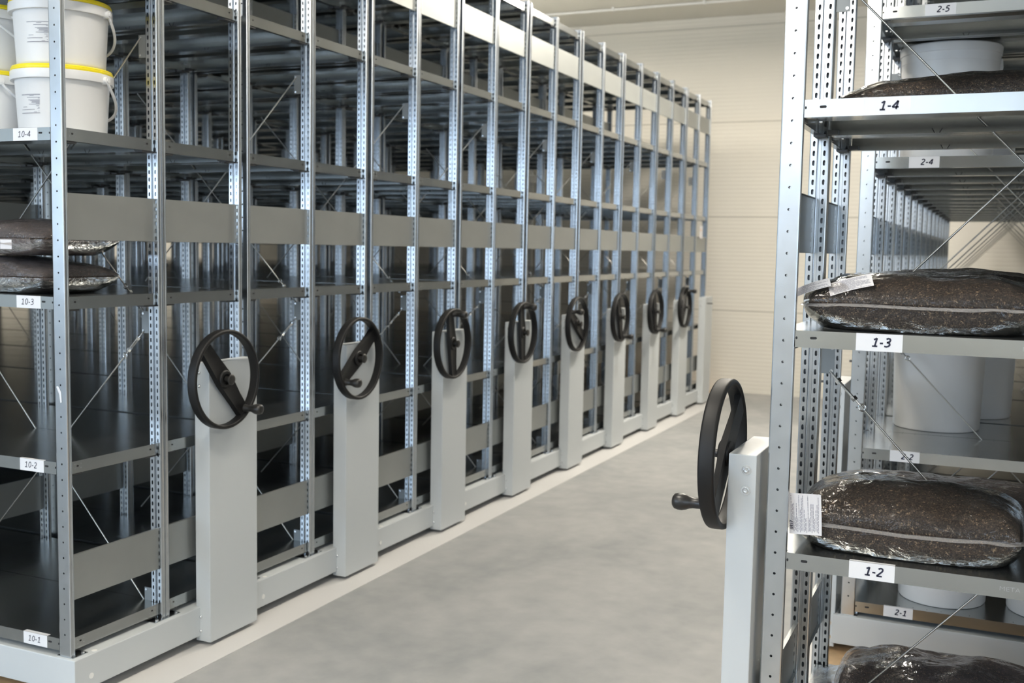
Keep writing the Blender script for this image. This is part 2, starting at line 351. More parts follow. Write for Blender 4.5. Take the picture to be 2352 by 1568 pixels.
def shelf_mesh(width, end):
    """deck centred on x=0,y=0, top at z=0. end=1: the -Y end reaches the aisle face"""
    mb = MB(); w = width/2-.0015; y1 = BAY/2-.0015; y0 = -(BAY/2-.0015)-(.0125 if end else 0); nx = PD+.001; ny = PW/2+.0008
    yn0 = -(BAY/2)+ny; yn1 = BAY/2-ny; t = FL
    top = [(-w+nx, y0), (w-nx, y0), (w-nx, yn0), (w, yn0), (w, yn1), (w-nx, yn1), (w-nx, y1), (-w+nx, y1), (-w+nx, yn1), (-w, yn1), (-w, yn0), (-w+nx, yn0)]
    mb.poly([(x, y, 0) for x, y in top], SHEETM)
    mb.poly([(x, y, -.0012) for x, y in top][::-1], SHEETM)
    r = .002
    for sx in (-1, 1):                                        # long flanges: down, in, up
        X = sx*w
        prof = [(X, 0), (X, -t), (X-sx*.024, -t), (X-sx*.024, -t+.013), (X-sx*.0225, -t+.013), (X-sx*.0225, -t+.0012), (X-sx*.0012, -t+.0012), (X-sx*.0012, -.0012)]
        for (xa, za), (xb, zb) in zip(prof, prof[1:]): mb.poly([(xa, yn0, za), (xb, yn0, zb), (xb, yn1, zb), (xa, yn1, za)], SHEETM)
        for yy in (yn0, yn1): mb.poly([(x, yy, z) for x, z in prof], SHEETM)
        e = .0004*sx
        for yy in (yn0+.041, yn1-.041):                       # dark patches for oblong slots near the ends of the flange
            n = 12; pts = []
            for k in range(n):
                a_ = 2*math.pi*k/n; c, s_ = math.cos(a_), math.sin(a_)
                pts.append((X+e, yy+c*.0028+(.0048 if c > 0 else -.0048), -.0165+s_*.0030))
            mb.poly(pts, DARKM)
            mb.tube((X+e*.5, yy-math.copysign(.040, yy), -.018), (X+e*1.5, yy-math.copysign(.040, yy)*-1*-1, -.018), .0036, DARKM, 8) if False else None
        for yy in (yn0+.003, yn1-.003):
            mb.poly([(X+e, yy+.0022*math.cos(2*math.pi*k/10), -.0175+.0035*math.sin(2*math.pi*k/10)) for k in range(10)], DARKM)
        # dark strips for pairs of slanting punch marks on the inner return, seen from underneath
        for yy in (-.22, 0, .22):
            for q in (-1, 1):
                xx = X-sx*.0244; a0 = (xx, yy+q*.012, -t+.012); 
                mb.poly([(xx, yy+q*.012-.0012, -t+.012), (xx, yy+q*.012+.0012, -t+.012), (xx, yy+q*.006+.0012, -t+.001), (xx, yy+q*.006-.0012, -t+.001)], DARKM)
    for sy, Y in ((-1, y0), (1, y1)):                          # short flanges
        xa, xb = -w+nx, w-nx
        prof = [(Y, 0), (Y, -t), (Y-sy*.018, -t), (Y-sy*.018, -t+.0012), (Y-sy*.0012, -t+.0012), (Y-sy*.0012, -.0012)]
        for (ya, za), (yb, zb) in zip(prof, prof[1:]): mb.poly([(xa, ya, za), (xb, ya, za), (xb, yb, zb), (xa, yb, zb)], SHEETM)
        for xx in (xa, xb): mb.poly([(xx, y, z) for y, z in prof], SHEETM)
        if end or True:
            for xx in (xa+.032, xb-.032):
                mb.poly([(xx+(.0045*math.cos(2*math.pi*k/10)), Y+sy*.0004, -.0165+.0030*math.sin(2*math.pi*k/10)) for k in range(10)], DARKM)
                for dx, dz in ((-.012, -.010), (-.012, -.024), (.013, -.010), (.013, -.024)):
                    mb.tube((xx+dx, Y, dz), (xx+dx, Y+sy*.0007, dz), .0014, ZINC, 6)
        for sx in (-1, 1):                                     # shelf clips under the corners
            x2 = xb if sx > 0 else xa
            mb.box((min(x2, x2-sx*.052), min(Y-sy*.003, Y-sy*.034), -t-.006), (max(x2, x2-sx*.052), max(Y-sy*.003, Y-sy*.034), -t-.0004), DKSTEEL)
            mb.box((min(x2, x2-sx*.030), min(Y-sy*.034, Y-sy*.060), -t+.0004), (max(x2, x2-sx*.030), max(Y-sy*.034, Y-sy*.060), -t+.012), DKSTEEL)
    # stiffening channel under the deck
    pr_ = [(-.045, -.0012), (-.032, -.020), (.032, -.020), (.045, -.0012)]
    for (xa, za), (xb, zb) in zip(pr_, pr_[1:]): mb.poly([(xa, yn0, za), (xb, yn0, zb), (xb, yn1, zb), (xa, yn1, za)], SHEETM)
    # dark dots for small fixing holes along both long edges of the deck
    for sx in (-1, 1):
        for k in range(-9, 10):
            if k: mb.poly([(sx*(w-.020)+.0019*math.cos(2*math.pi*j/6), k*.047+.0019*math.sin(2*math.pi*j/6), .0003) for j in range(6)], DARKM)
    return mb.mesh('shelf')
def plate_mesh(width):
    mb = MB(); w = width/2-PD; h = .145; t = .0015
    pr_ = [(.010, h/2), (0, h/2), (0, -h/2), (.010, -h/2), (.010, -h/2+t), (t, -h/2+t), (t, h/2-t), (.010, h/2-t), (.010, h/2)]
    for (ya, za), (yb, zb) in zip(pr_, pr_[1:]): mb.poly([(-w, ya, za), (w, ya, za), (w, yb, zb), (-w, yb, zb)], PLATEM)
    for x in (-w, w): mb.poly([(x, y, z) for y, z in pr_[:-1]], PLATEM)
    return mb.mesh('side_plate', bevel=0)
BRPM = mat('dull_zinc_plate', (.26, .27, .27), .5, .8)
def brace_plate_mesh():
    mb = MB(); mb.box((-.0015, 0, -.038), (.0015, .034, .038), BRPM)
    for z in (-.030, .030): mb.tube((-.003, .027, z), (.003, .027, z), .0045, ZINC, 8)
    return mb.mesh('brace_plate')
def turnbuckle_mesh():
    """along +X from 0"""
    mb = MB()
    for y in (-.0065, .0065): mb.tube((.022, y, 0), (.082, y, 0), .0028, ZINC, 8)
    mb.tube((.016, 0, 0), (.027, 0, 0), .0088, ZINC, 6); mb.tube((.077, 0, 0), (.088, 0, 0), .0088, ZINC, 6)
    mb.tube((-.004, 0, 0), (.040, 0, 0), .0032, ZINC, 8); mb.tube((.064, 0, 0), (.104, 0, 0), .0032, ZINC, 8)
    mb.torusring((.113, 0, 0), .0085, .0026, (0, 1, 0), ZINC)
    return mb.mesh('turnbuckle', smooth=True)
def base_mesh(nb):
    """painted chassis with local y=0 at the aisle face of the posts, running to +Y"""
    mb = MB(); x0, x1 = -.0125, UP-.0155; y0, y1 = -.028, nb*BAY+PW+.028
    mb.box((x0, y0, .036), (x1, y1, ZBASE), PAINT)
    me = mb.mesh('base', bevel=.003)
    return me
def plugs_mesh():
    mb = MB(); mb.tube((.055, -.028, .075), (.055, -.0292, .075), .0095, PLUG, 20); return mb.mesh('cover_plug')
def plugs2_mesh():
    mb = MB(); mb.tube((.085, -.012, ZBASE), (.085, -.012, ZBASE+.0012), .009, PLUG, 20); return mb.mesh('cover_plug')
def column_mesh(ztop):
    mb = MB(); mb.box((0, -.0655, .0175), (.272, 0, ztop), PAINT); return mb.mesh('drive_column', bevel=.0025)
def bolt_mesh(washer):
    mb = MB()
    prof = [(0, .0062), (.003, .0058), (.0055, .004), (.0068, .001), (.0068, 0)]
    if washer: prof = [(0, .0030), (.0030, .0030), (.0030, .0062), (.0052, .0062), (.0068, .0040), (.0068, .0016), (.0115, .0014), (.0120, 0)]
    n = 20; i = 0
    for k in range(n):
        t = 2*math.pi*k/n
        for r, h in prof: mb.v.append((-h, r*math.cos(t), r*math.sin(t)))
    m_ = len(prof)
    for k in range(n):
        for j in range(m_-1): mb.f.append([k*m_+j, ((k+1) % n)*m_+j, ((k+1) % n)*m_+j+1, k*m_+j+1]); mb.mi.append(mb.m(PAINT if washer and j >= m_-2 else ZINC))
    return mb.mesh('bolt', smooth=True)
def wheel_mesh():
    """axis along -Y, rim from y=-.006 to -.044 (y=0 is the column front)"""
    mb = MB(); n = 96; Ro = .180; Ri = .1655; a, b = .006, .044
    prof = []
    for t in (0, .25, .5, .75, 1): ang = R(180)-R(90)*t; prof.append((Ro-.007+.007*math.cos(R(90)*(1-t)), a+.007-.007*math.sin(R(90)*(1-t))))
    for t in (0, .25, .5, .75, 1): prof.append((Ro-.007+.007*math.cos(R(90)*t), b-.007+.007*math.sin(R(90)*t)))
    prof += [(Ri+.004, b), (Ri+.001, b-.002), (Ri, b-.005), (Ri+.002, (a+b)/2), (Ri, a+.005), (Ri+.001, a+.002), (Ri+.004, a)]
    prof.append(prof[0])
    mb.lathe(prof, BLACK, n, axis='-Y')
    # dished two-armed spoke along X
    for sg in (1, -1):
        st = [(0, .040, .012, .030), (.05, .037, .012, .028), (.10, .033, .011, .026), (.150, .031, .010, .026), (.1680, .031, .010, .028)]
        rings = []
        for x, hz, t0, t1 in st:
            i = len(mb.v)
            pts = [(-hz, t0), (-hz+.006, t1), (-hz*.4, t1-.004), (hz*.4, t1-.004), (hz-.006, t1), (hz, t0)]
            mb.v += [(sg*x, -d, z) for z, d in pts]; rings.append(i)
        for p, q in zip(rings, rings[1:]):
            for k in range(6): mb.f.append([p+k, p+(k+1) % 6, q+(k+1) % 6, q+k]); mb.mi.append(mb.m(BLACK))
    mb.lathe([(.0, .0), (.011, .0), (.011, .006), (.030, .008), (.033, .016), (.033, .030), (.029, .034), (.020, .034)], BLACK, 40, axis='-Y')
    return mb.mesh('handwheel', smooth=True)
def hubcap_mesh():
    mb = MB(); mb.lathe([(.0105, .030), (.0105, .050), (.019, .053), (.0195, .0565), (.016, .060), (.008, .061), (0, .061)], BLACKG, 32, axis='-Y'); return mb.mesh('hub_cap', smooth=True)
def knob_mesh():
    mb = MB(); mb.lathe([(.0, .038), (.0150, .038), (.0150, .043), (.0125, .047), (.0125, .066), (.0140, .074), (.0175, .082), (.0198, .092), (.0198, .102), (.0175, .110), (.012, .1145), (.004, .1155), (0, .1155)], BLACKG, 36, axis='-Y'); return mb.mesh('handle_knob', smooth=True)
def wheelset_mesh():
    mb = MB(); mb.tube((0, -.02, .0485), (0, .02, .0485), .0475, WHEELS, 28); return mb.mesh('running_wheel')
POST = post_mesh(); FOOT = foot_mesh(); BPL = brace_plate_mesh(); TBK = turnbuckle_mesh();
WID = [b-a for a, b in RACK]
SHELF = {(i, e): shelf_mesh(WID[i], e) for i in (0, 1) for e in (0, 1)}
PLATE = [plate_mesh(WID[i]) for i in (0, 1)]
WHEEL = wheel_mesh(); HUB = hubcap_mesh(); KNOB = knob_mesh(); RUNW = wheelset_mesh(); BOLT = bolt_mesh(False); BOLTW = bolt_mesh(True)
BASES = {}; COLS = {}; RODS = {}
def rod_mesh(y0, z0, y1, z1):
    k = (y0, z0, y1, z1)
    if k not in RODS:
        mb = MB(); mb.tube((0, y0, z0), (0, y1, z1), .0026, RODM, 10); RODS[k] = mb.mesh('brace_rod', smooth=True)
    return RODS[k]
ROD4 = [((.075, 2.160), (.937, 1.250)), ((.075, 1.222), (.937, 2.130)), ((.075, 1.160), (.937, .250)), ((.075, .180), (.937, 1.140))]

def unit(x0, ye, side, nb, label, wheel=None, shaft=False, brace=(0,), group=None):
    """one mobile double-sided shelving unit. side=+1: racks run to +Y (left block), -1: to -Y (right block).
       Local frame: origin under the near aisle corner; +X away from the camera. For side -1 the local frame is not rotated, y is mirrored."""
    s = side
    root = thing('mobile_shelving_unit', label, 'shelving', (x0, ye, 0), 0, group)
    if (nb, s) not in BASES:
        me = base_mesh(nb)
        if s < 0: me.transform(Matrix.Diagonal((1, -1, 1, 1))); me.flip_normals()
        BASES[(nb, s)] = me
        if ('plug', s) not in BASES:
            pms = []
            for pm in (plugs_mesh(), plugs2_mesh()):
                if s < 0: pm.transform(Matrix.Diagonal((1, -1, 1, 1))); pm.flip_normals()
                pms.append(pm)
            BASES[('plug', s)] = pms
    base = put('base', BASES[(nb, s)], root)
    for pm in BASES[('plug', s)]: put('cover_plug', pm, base)
    for y in (.35, nb*BAY-.30):
        for x in (.16, .70): put('running_wheel', RUNW, base, (x, s*y, 0), (0, 0, R(90)))
    for n in range(nb+1):
        yc = s*(PW/2+n*BAY)
        for ri, (a, b) in enumerate(RACK):
            for x, rz in ((a, 0), (b, math.pi)):
                p = put('upright_post', POST, root, (x, yc, 0), (0, 0, rz))
                put('foot_plate', FOOT, p)
            for zz in PLZ:
                if n == 0: put('side_plate', PLATE[ri], root, ((a+b)/2, s*.012, (zz[0]+zz[1])/2), (0, 0, 0 if s > 0 else math.pi))
                else: put('side_plate', PLATE[ri], root, ((a+b)/2, yc+s*.004, (zz[0]+zz[1])/2), (0, 0, 0 if s > 0 else math.pi))
    shelves = {}
    for n in range(nb):
        ym = s*(PW/2+(n+.5)*BAY)
        for ri, (a, b) in enumerate(RACK):
            for li, z in enumerate(LEV):
                o = put('shelf', SHELF[(ri, 1 if n == 0 else 0)], root, ((a+b)/2, ym, z), (0, 0, 0 if s > 0 else math.pi))
                shelves[(n, ri, li)] = o
    for n in brace:
        yb = n*BAY+PW/2-.025
        for z in (2.13, 1.191, .21): put('brace_plate', BPL, root, (.419, s*(yb+.052), z), (0, 0, 0 if s > 0 else math.pi))
        for k, ((y0, z0), (y1, z1)) in enumerate(ROD4):
            put('brace_rod', rod_mesh(s*y0, z0, s*y1, z1), root, (.419+(.003 if k % 2 else -.003), s*yb, 0))
            if k in (1, 2):
                d = Vector((0, s*(y1-y0), z1-z0)).normalized()
                t = put('turnbuckle', TBK, root, (.419+(.003 if k % 2 else -.003), s*(yb+y0)+d.y*.012, z0+d.z*.012))
                t.rotation_euler = d.to_track_quat('X', 'Z').to_euler()
    if wheel is not None or shaft:
        ztop = 1.0405 if s > 0 else 1.0
        cx, cy = (.576, -.0087) if s > 0 else ((-.036, .0187) if x0 < 3 else (0, .0187))
        if ztop not in COLS: COLS[ztop] = column_mesh(ztop)
        if s > 0: col = put('drive_column', COLS[ztop], root, (cx, cy, 0))
        else: col = put('drive_column', COLS[ztop], root, (cx+.272, cy, 0), (0, 0, math.pi))
        # bolts on the face looking at the camera (-X)
        for z in (ztop-.036, ztop-.084, .055, .108):
            if s > 0: put('bolt', BOLT, col, (0, -.022, z))
            else: put('bolt', BOLTW, col, (.272, -.023, z), (0, 0, math.pi))
        hx = cx+.055; hy = cy-s*.0655; zc = .981
        if s < 0: zc = .988
        if s < 0 and x0 > 3: cx = 0; hx = .055
        if wheel is not None:
            wb = put('handwheel', WHEEL, root, (hx, hy, zc))
            wb.rotation_euler = (0, -R(wheel), 0) if s > 0 else (0, R(wheel), math.pi)
            if s < 0: wb.rotation_euler = (Matrix.Rotation(math.pi, 3, 'Z') @ Matrix.Rotation(-R(180-wheel), 3, 'Y')).to_euler()
            put('hub_cap', HUB, wb)
            put('handle_knob', KNOB, wb, (.152, 0, 0))
        else:
            mb = MB(); mb.tube((0, 0, 0), (0, -.055, 0), .0055, DKSTEEL, 16); put('drive_shaft', mb.mesh('drive_shaft'), col, (.055, -.0655, .981))
    return root, shelves

# ------------------------------------------------------------------ the room
def slab(a, b, M):
    mb = MB(); mb.box(a, b, M); return mb
struct('floor', slab((XB-.2, YR-.2, -.12), (XF+.2, YLW+.2, 0), CONC))
struct('ceiling', slab((XB-.2, YR-.2, ZC), (XF+.2, YLW+.2, ZC+.12), CEILM))
struct('wall_far', slab((XF, YR-.2, 0), (XF+.15, YLW+.2, ZC), WALLM))
struct('wall_left', slab((XB-.2, YLW, 0), (XF, YLW+.15, ZC), WALLM))
struct('wall_right', slab((XB-.2, YR-.15, 0), (XF, YR, ZC), WALLM))
struct('wall_back', slab((XB-.15, YR, 0), (XB, YLW, ZC), WALLM))
def window(n, y0, y1, z0, z1, k_, lab):
    mb = MB(); mb.box((XB, y0-.08, z0-.08), (XB+.05, y1+.08, z1+.08), FRAMEM); mb.box((XB+.05, y0, z0), (XB+.06, y1, z1), DAYM)
    for k in range(1, k_): mb.box((XB+.06, y0+(y1-y0)*k/k_-.03, z0), (XB+.08, y0+(y1-y0)*k/k_+.03, z1), FRAMEM)
    struct('window_%d' % n, mb, lab)
window(1, 3.3, 11.0, 1.0, 3.3, 6, 'wide window band in the back wall')
window(2, -.5, 2.4, 2.3, 3.3, 3, 'high strip window in the back wall')
window(3, -5.4, -1.8, 1.0, 3.3, 3, 'unseen window added at the right end of the back wall')
mb = MB(); mb.box((1.2, 2.447, 0), (XF, 2.70, .003), STRIPM); struct('trim_1', mb, 'white floor strip along the foot of the left shelving units')
mb = MB(); mb.box((1.2, .53, 0), (XF, .628, .003), STRIPM); struct('trim_2', mb, 'white floor strip along the foot of the right shelving units')
mb = MB(); mb.box((2.44, 2.70, 0), (XF, 9.95, .002), WOODM); struct('trim_3', mb, 'pale chipboard floor under the left shelving units')
mb = MB(); mb.box((1.2, -4.0, 0), (XF, .53, .002), WOODM); struct('trim_4', mb, 'pale chipboard floor under the right shelving units')
for i, (x, y) in enumerate(LAMPS):
    where = {1.45: 'over the aisle', -3.2: 'over the right block', 5.6: 'over the left block', 4.4: 'over left row, added to brighten the far wall', 10.9: 'beside the left wall'}[y]
    t = thing('ceiling_lamp', 'slim ceiling lamp with glowing diffuser hanging %s' % where, 'lamp', (x, y, ZC-.28), 0, 'ceiling lamps '+where)
    for dx in (-.5, .5):
        m3 = MB(); m3.tube((dx, 0, .08), (dx, 0, .28), .004, ZINC, 8); put('suspension_rod', m3.mesh('suspension_rod'), t)
    m1 = MB(); m1.box((-.65, -.16, .02), (.65, .16, .08), PAINT); put('housing', m1.mesh('housing', bevel=.004), t)
    m2 = MB(); m2.box((-.63, -.145, .0), (.63, .145, .02), LAMPM); put('diffuser', m2.mesh('diffuser'), t)
# conduit under the ceiling near the far wall, with saddle clips
t = thing('ceiling_conduit', 'thin white conduit pipe clipped under the ceiling near the far wall', 'pipe', (10.49, 0, ZC-.022))
mb = MB(); mb.tube((0, YR+.02, 0), (0, YLW-.02, 0), .0125, PLUG, 12); put('pipe', mb.mesh('pipe', smooth=True), t)
for y in (-2, -1.1, -.2, .9, 1.8, 2.74, 3.67, 4.6, 5.5, 6.4): 
    m2 = MB(); m2.box((-.025, y-.012, -.016), (.025, y+.012, .022), PLUG); put('saddle_clip', m2.mesh('saddle_clip', bevel=.003), t)
# white riser pipe on the far wall behind the left shelving
t = thing('wall_pipe', 'white vertical pipe with a wider sleeve on the far wall', 'pipe', (XF-.05, 4.84, 0))
mb = MB(); mb.lathe([(.0, 0), (.028, 0), (.028, 2.20), (.052, 2.205), (.052, 2.29), (.018, 2.30), (.018, ZC), (0, ZC)], PLUG, 24); put('pipe', mb.mesh('pipe', smooth=True), t)

# ------------------------------------------------------------------ left block: nine units
ANG = [-50, -143, 98, 96, 145, -72, -78, 70]
ORD = ['first', 'second', 'third', 'fourth', 'fifth', 'sixth', 'seventh', 'eighth']
KN = ['', 'crank knob low at the left of its handwheel', 'crank knob at the top of its wheel', 'crank knob near the top of its wheel',
      'crank knob high at the left of its wheel', 'crank knob at the bottom of its wheel', 'crank knob lowest on its wheel', 'crank knob at the top right of its wheel']
left = []
for k in range(8):
    lab = '%s shelving unit of the left row, %s' % (ORD[k], KN[k])
    if k == 0: lab = 'grey steel mobile shelving at the left edge, shelves labelled 10-1 to 10-4'
    left.append(unit(XL0+k*UP, YL, 1, 7, lab, wheel=ANG[k], brace=(0, 3), group='left row of mobile shelving'))
left.append(unit(XL0+8*UP, YL, 1, 7, 'grey shelving unit ending the left row, its column without a handwheel', shaft=True, brace=(0, 3), group='left row of mobile shelving'))
# ------------------------------------------------------------------ right block
right = [unit(XR1, YRR, -1, 2, 'grey steel mobile shelving at the right edge, shelves labelled 1-2 to 1-4', wheel=222, brace=(0,), group='right row of mobile shelving')]
RO = ['second', 'third', 'fourth', 'fifth', 'sixth', 'seventh', 'eighth']
for k in range(7):
    lab = 'grey steel mobile shelving behind the open gap, shelves labelled 2-1 to 2-5' if k == 0 else 'grey steel mobile shelving closed up in the right row, %s from the front' % RO[k]
    right.append(unit(XR2+k*UP, YRR, -1, 2, lab, shaft=True, brace=(0,), group='right row of mobile shelving'))

# ------------------------------------------------------------------ shelf number stickers
def sticker(unit_, n, ri, li, txt, ya, yb, side, over=.004, big=True, tx=0.5):
    """ya..yb: distance from the aisle face; text centre at fraction tx from the left edge as seen"""
    root, sh = unit_; s_ = sh[(n, ri, li)]
    ux, uy = root.location.x, root.location.y
    z = LEV[li]; x = RACK[ri][0]+.0015
    w_ = yb-ya; yc = side*(ya+yb)/2
    mb = MB(); hw = w_/2
    mb.box((-.0006, -hw, -FL), (-.0001, hw, .0006), PAPER); mb.box((-.0006, -hw, .0001), (over, hw, .0006), PAPER)
    # build in the frame of the unit, then parent under the shelf
    lab = put('shelf_label', mb.mesh('shelf_label'), s_)
    lab['label'] = 'white sticker printed %s' % txt
    me = digits_mesh(txt, .0205 if big else .0195, .118 if big else .075, .24 if big else .17, INK)
    rotm = Matrix.Rotation(R(90), 4, 'X'); rotm = Matrix.Rotation(R(-90), 4, 'Z') @ rotm      # reads left to right when seen looking along +X
    me.transform(rotm)
    tz = -FL/2+.001; left_y = hw; tcy = left_y-w_*tx
    me.transform(Matrix.Translation((-.0009, tcy, tz)))
    txo = put('lettering', me, lab)
    world = Matrix.Translation((ux+x, uy+yc, z))
    shw = Matrix.Translation((ux, uy, 0)) @ Matrix.Translation(s_.location) @ s_.rotation_euler.to_matrix().to_4x4()
    lab.matrix_local = shw.inverted() @ world
for li, tx in ((1, .5), (2, .5), (3, .5), (0, .5)):
    sticker(left[0], 0, 0, li, '10-%d' % (li+1), .104, .208, 1, over=(.014 if li == 0 else .008 if li == 1 else .001), big=False, tx=.47)
for li in (0, 1, 2, 3): sticker(right[0], 0, 0, li, '1-%d' % (li+1), .178+.012*(3-li)*.6, .277+.012*(3-li)*.6, -1, over=.010 if li < 2 else .001, tx=.56)
for li, q in ((0, .150), (1, .146), (2, .155), (3, .162), (4, .190)): sticker(right[1], 0, 0, li, '2-%d' % (li+1), q, q+.10, -1, over=.006 if li < 2 else .001, tx=.60)
# embossed maker's lettering on the front edges
def emboss(unit_, ri, li, ypos, side):
    root, sh = unit_; s_ = sh[(0, ri, li)]
    me = text_mesh('META', .0145, EMB, 0, -.0004, 'embossed_lettering', 1.15)
    me.transform(Matrix.Rotation(R(-90), 4, 'Z') @ Matrix.Rotation(R(90), 4, 'X'))
    o = put('embossed_lettering', me, s_)
    world = Matrix.Translation((root.location.x+.0013, root.location.y+side*ypos, LEV[li]-.019))
    shw = Matrix.Translation(root.location) @ Matrix.Translation(s_.location) @ s_.rotation_euler.to_matrix().to_4x4()
    o.matrix_local = shw.inverted() @ world
emboss(right[0], 0, 1, .527, -1); emboss(right[0], 0, 2, .545, -1); emboss(right[1], 0, 3, .545, -1)
# torn tape scrap on the near left post
t = thing('tape_scrap', 'torn scrap of white tape stuck on the nearest left post', 'tape', (XL0-.0006, YL+.030, .985))
mb = MB(); mb.poly([(0, .012, .028), (0, .004, .030), (0, -.008, .012), (0, -.010, -.020), (0, -.004, -.022), (0, .000, .004)], PAPER)
mb.poly([(-.0003, .012, .028), (-.0003, .004, .030), (-.0003, -.008, .012), (-.0003, -.010, -.020), (-.0003, -.004, -.022), (-.0003, .000, .004)], PAPER)
put('scrap', mb.mesh('scrap'), t)
# paper tag on the last unit
t = thing('hanging_paper_tag', 'small white paper tag hanging at the far end of the left row', 'tag', (XL0+8*UP+.60, YL-.004, 1.66))
mb = MB(); mb.box((-.06, -.001, -.06), (.05, 0, .06), PAPERT); mb.box((-.03, -.0016, .01), (-.012, -.001, .03), mat('orange_stamp', (.7, .32, .08), .6))
put('paper', mb.mesh('paper'), t)

# ------------------------------------------------------------------ buckets
def printed_patch(radius, a0, a1, z0, z1, lines, seed):
    """printed block on a cylinder: rows of thin ink dashes"""
    mb = MB(); rr = random.Random(seed); r = radius
    def arc(b0, b1, za, zb, M, rad):
        n = max(2, int((b1-b0)/R(3)))
        for k in range(n):
            t0, t1 = b0+(b1-b0)*k/n, b0+(b1-b0)*(k+1)/n
            mb.poly([(rad*math.cos(t0), rad*math.sin(t0), za), (rad*math.cos(t1), rad*math.sin(t1), za), (rad*math.cos(t1), rad*math.sin(t1), zb), (rad*math.cos(t0), rad*math.sin(t0), zb)], M)
    for zz in (z0, z1): arc(a0, a1, zz-.0003, zz+.0003, INKL, r+.0010)
    for k, (f0, f1) in enumerate(lines):
        if f1 <= f0: continue
        z = z1-(z1-z0)*(k+.7)/len(lines); arc(a1-(a1-a0)*f1, a1-(a1-a0)*f0, z-.0007, z+.0006, INKL, r+.0010)
    return mb
LINES = [(0, 1), (.3, .52), (0, 0), (.02, .66), (.02, .1), (0, 0), (.02, .58), (.02, .48), (.02, .4), (.03, .42), (.02, .2), (.02, .55), (0, 0), (.04, .18), (.66, .9), (.03, .1), (.03, .14), (.25, .97), (0, 0), (.04, .08), (.15, .3), (.02, .98)]
def yellow_bucket(x, y, z, label, seed, azp, azh, patch):
    t = thing('yellow_lidded_bucket', label, 'bucket', (x, y, z+.0008), 0, 'white buckets with yellow lids')
    rb, rt_, h = .137, .1475, .2145
    mb = MB(); mb.lathe([(0, .002), (rb-.012, .002), (rb-.006, 0), (rb-.002, .003), (rb, .010), (rt_-.001, .172), (rt_, .174), (rt_, h-.008), (rt_-.004, h-.006)], WHITEP, 72)
    put('body', mb.mesh('body', smooth=True), t)
    mb = MB(); mb.lathe([(rt_-.0005, .170), (.1595, .1695), (.1605, .172), (.1600, .1975), (.157, .199), (rt_, .1995)], WHITEP, 72); put('collar', mb.mesh('collar', smooth=True), t)
    mb = MB(); mb.lathe([(.1475, .1992), (.1572, .1992), (.1585, .202), (.1582, .206), (.1560, .2075), (.1565, .2100), (.1545, .2138), (.150, h), (.1470, h), (.1450, .2120), (0, .2118)], YELLOW, 72); put('lid', mb.mesh('lid', smooth=True), t)
    # carrying handle hanging down from two ears
    mb = MB(); a = azh
    for q in (a, a+math.pi):
        d = Vector((math.cos(q), math.sin(q), 0)); mb.tube(d*.150+Vector((0, 0, .178)), d*.170+Vector((0, 0, .178)), .0125, WHITEP, 20); mb.tube(d*.168+Vector((0, 0, .178)), d*.173+Vector((0, 0, .178)), .0065, WHITEP, 16)
    d = Vector((math.cos(a), math.sin(a), 0)); e = Vector((-math.sin(a), math.cos(a), 0))
    N = 40; prev = None
    for k in range(N+1):
        t_ = math.pi*k/N; pos = d*(math.cos(t_)*.166)+e*(math.sin(t_)*.166)*1.0+Vector((0, 0, .178-.118*math.sin(t_)**.75 if 0 < k < N else .178))
        if prev is not None: mb.tube(prev, pos, .0046, WHITEP, 8)
        prev = pos
    put('handle', mb.mesh('handle', smooth=True), t)
    if patch: 
        # printed text panel
        z0, z1 = (.058, .118) if patch == 1 else (.066, .130)
        rr_ = rb+(rt_-rb)*.5
        put('printed_label', printed_patch(rr_+.0010, azp-R(15), azp+R(15), z0, z1, LINES, seed).mesh('printed_label'), t)
    return t
cam_dir = math.atan2(-2.86, -2.68)
GB = 'white buckets with yellow lids'
b1 = (2.700, 2.868)
azh = cam_dir+R(54)
yellow_bucket(b1[0], b1[1], LEV[3], 'white bucket with yellow lid on shelf 10-4, lower one beside the post', 1, cam_dir-R(43), azh, 1)
yellow_bucket(b1[0]-.004, b1[1]-.002, LEV[3]+.2147, 'white bucket with yellow lid on shelf 10-4, stacked on top beside the post', 2, cam_dir-R(30), azh+R(6), 2)
yellow_bucket(b1[0]-.004, b1[1]+.335, LEV[3], 'white bucket with yellow lid at the left edge, lower one of its stack', 3, cam_dir-R(80), azh-R(40), 0)
yellow_bucket(b1[0]-.004, b1[1]+.333, LEV[3]+.2147, 'white bucket with yellow lid at the left edge, upper one of its stack', 4, cam_dir-R(80), azh-R(50), 0)
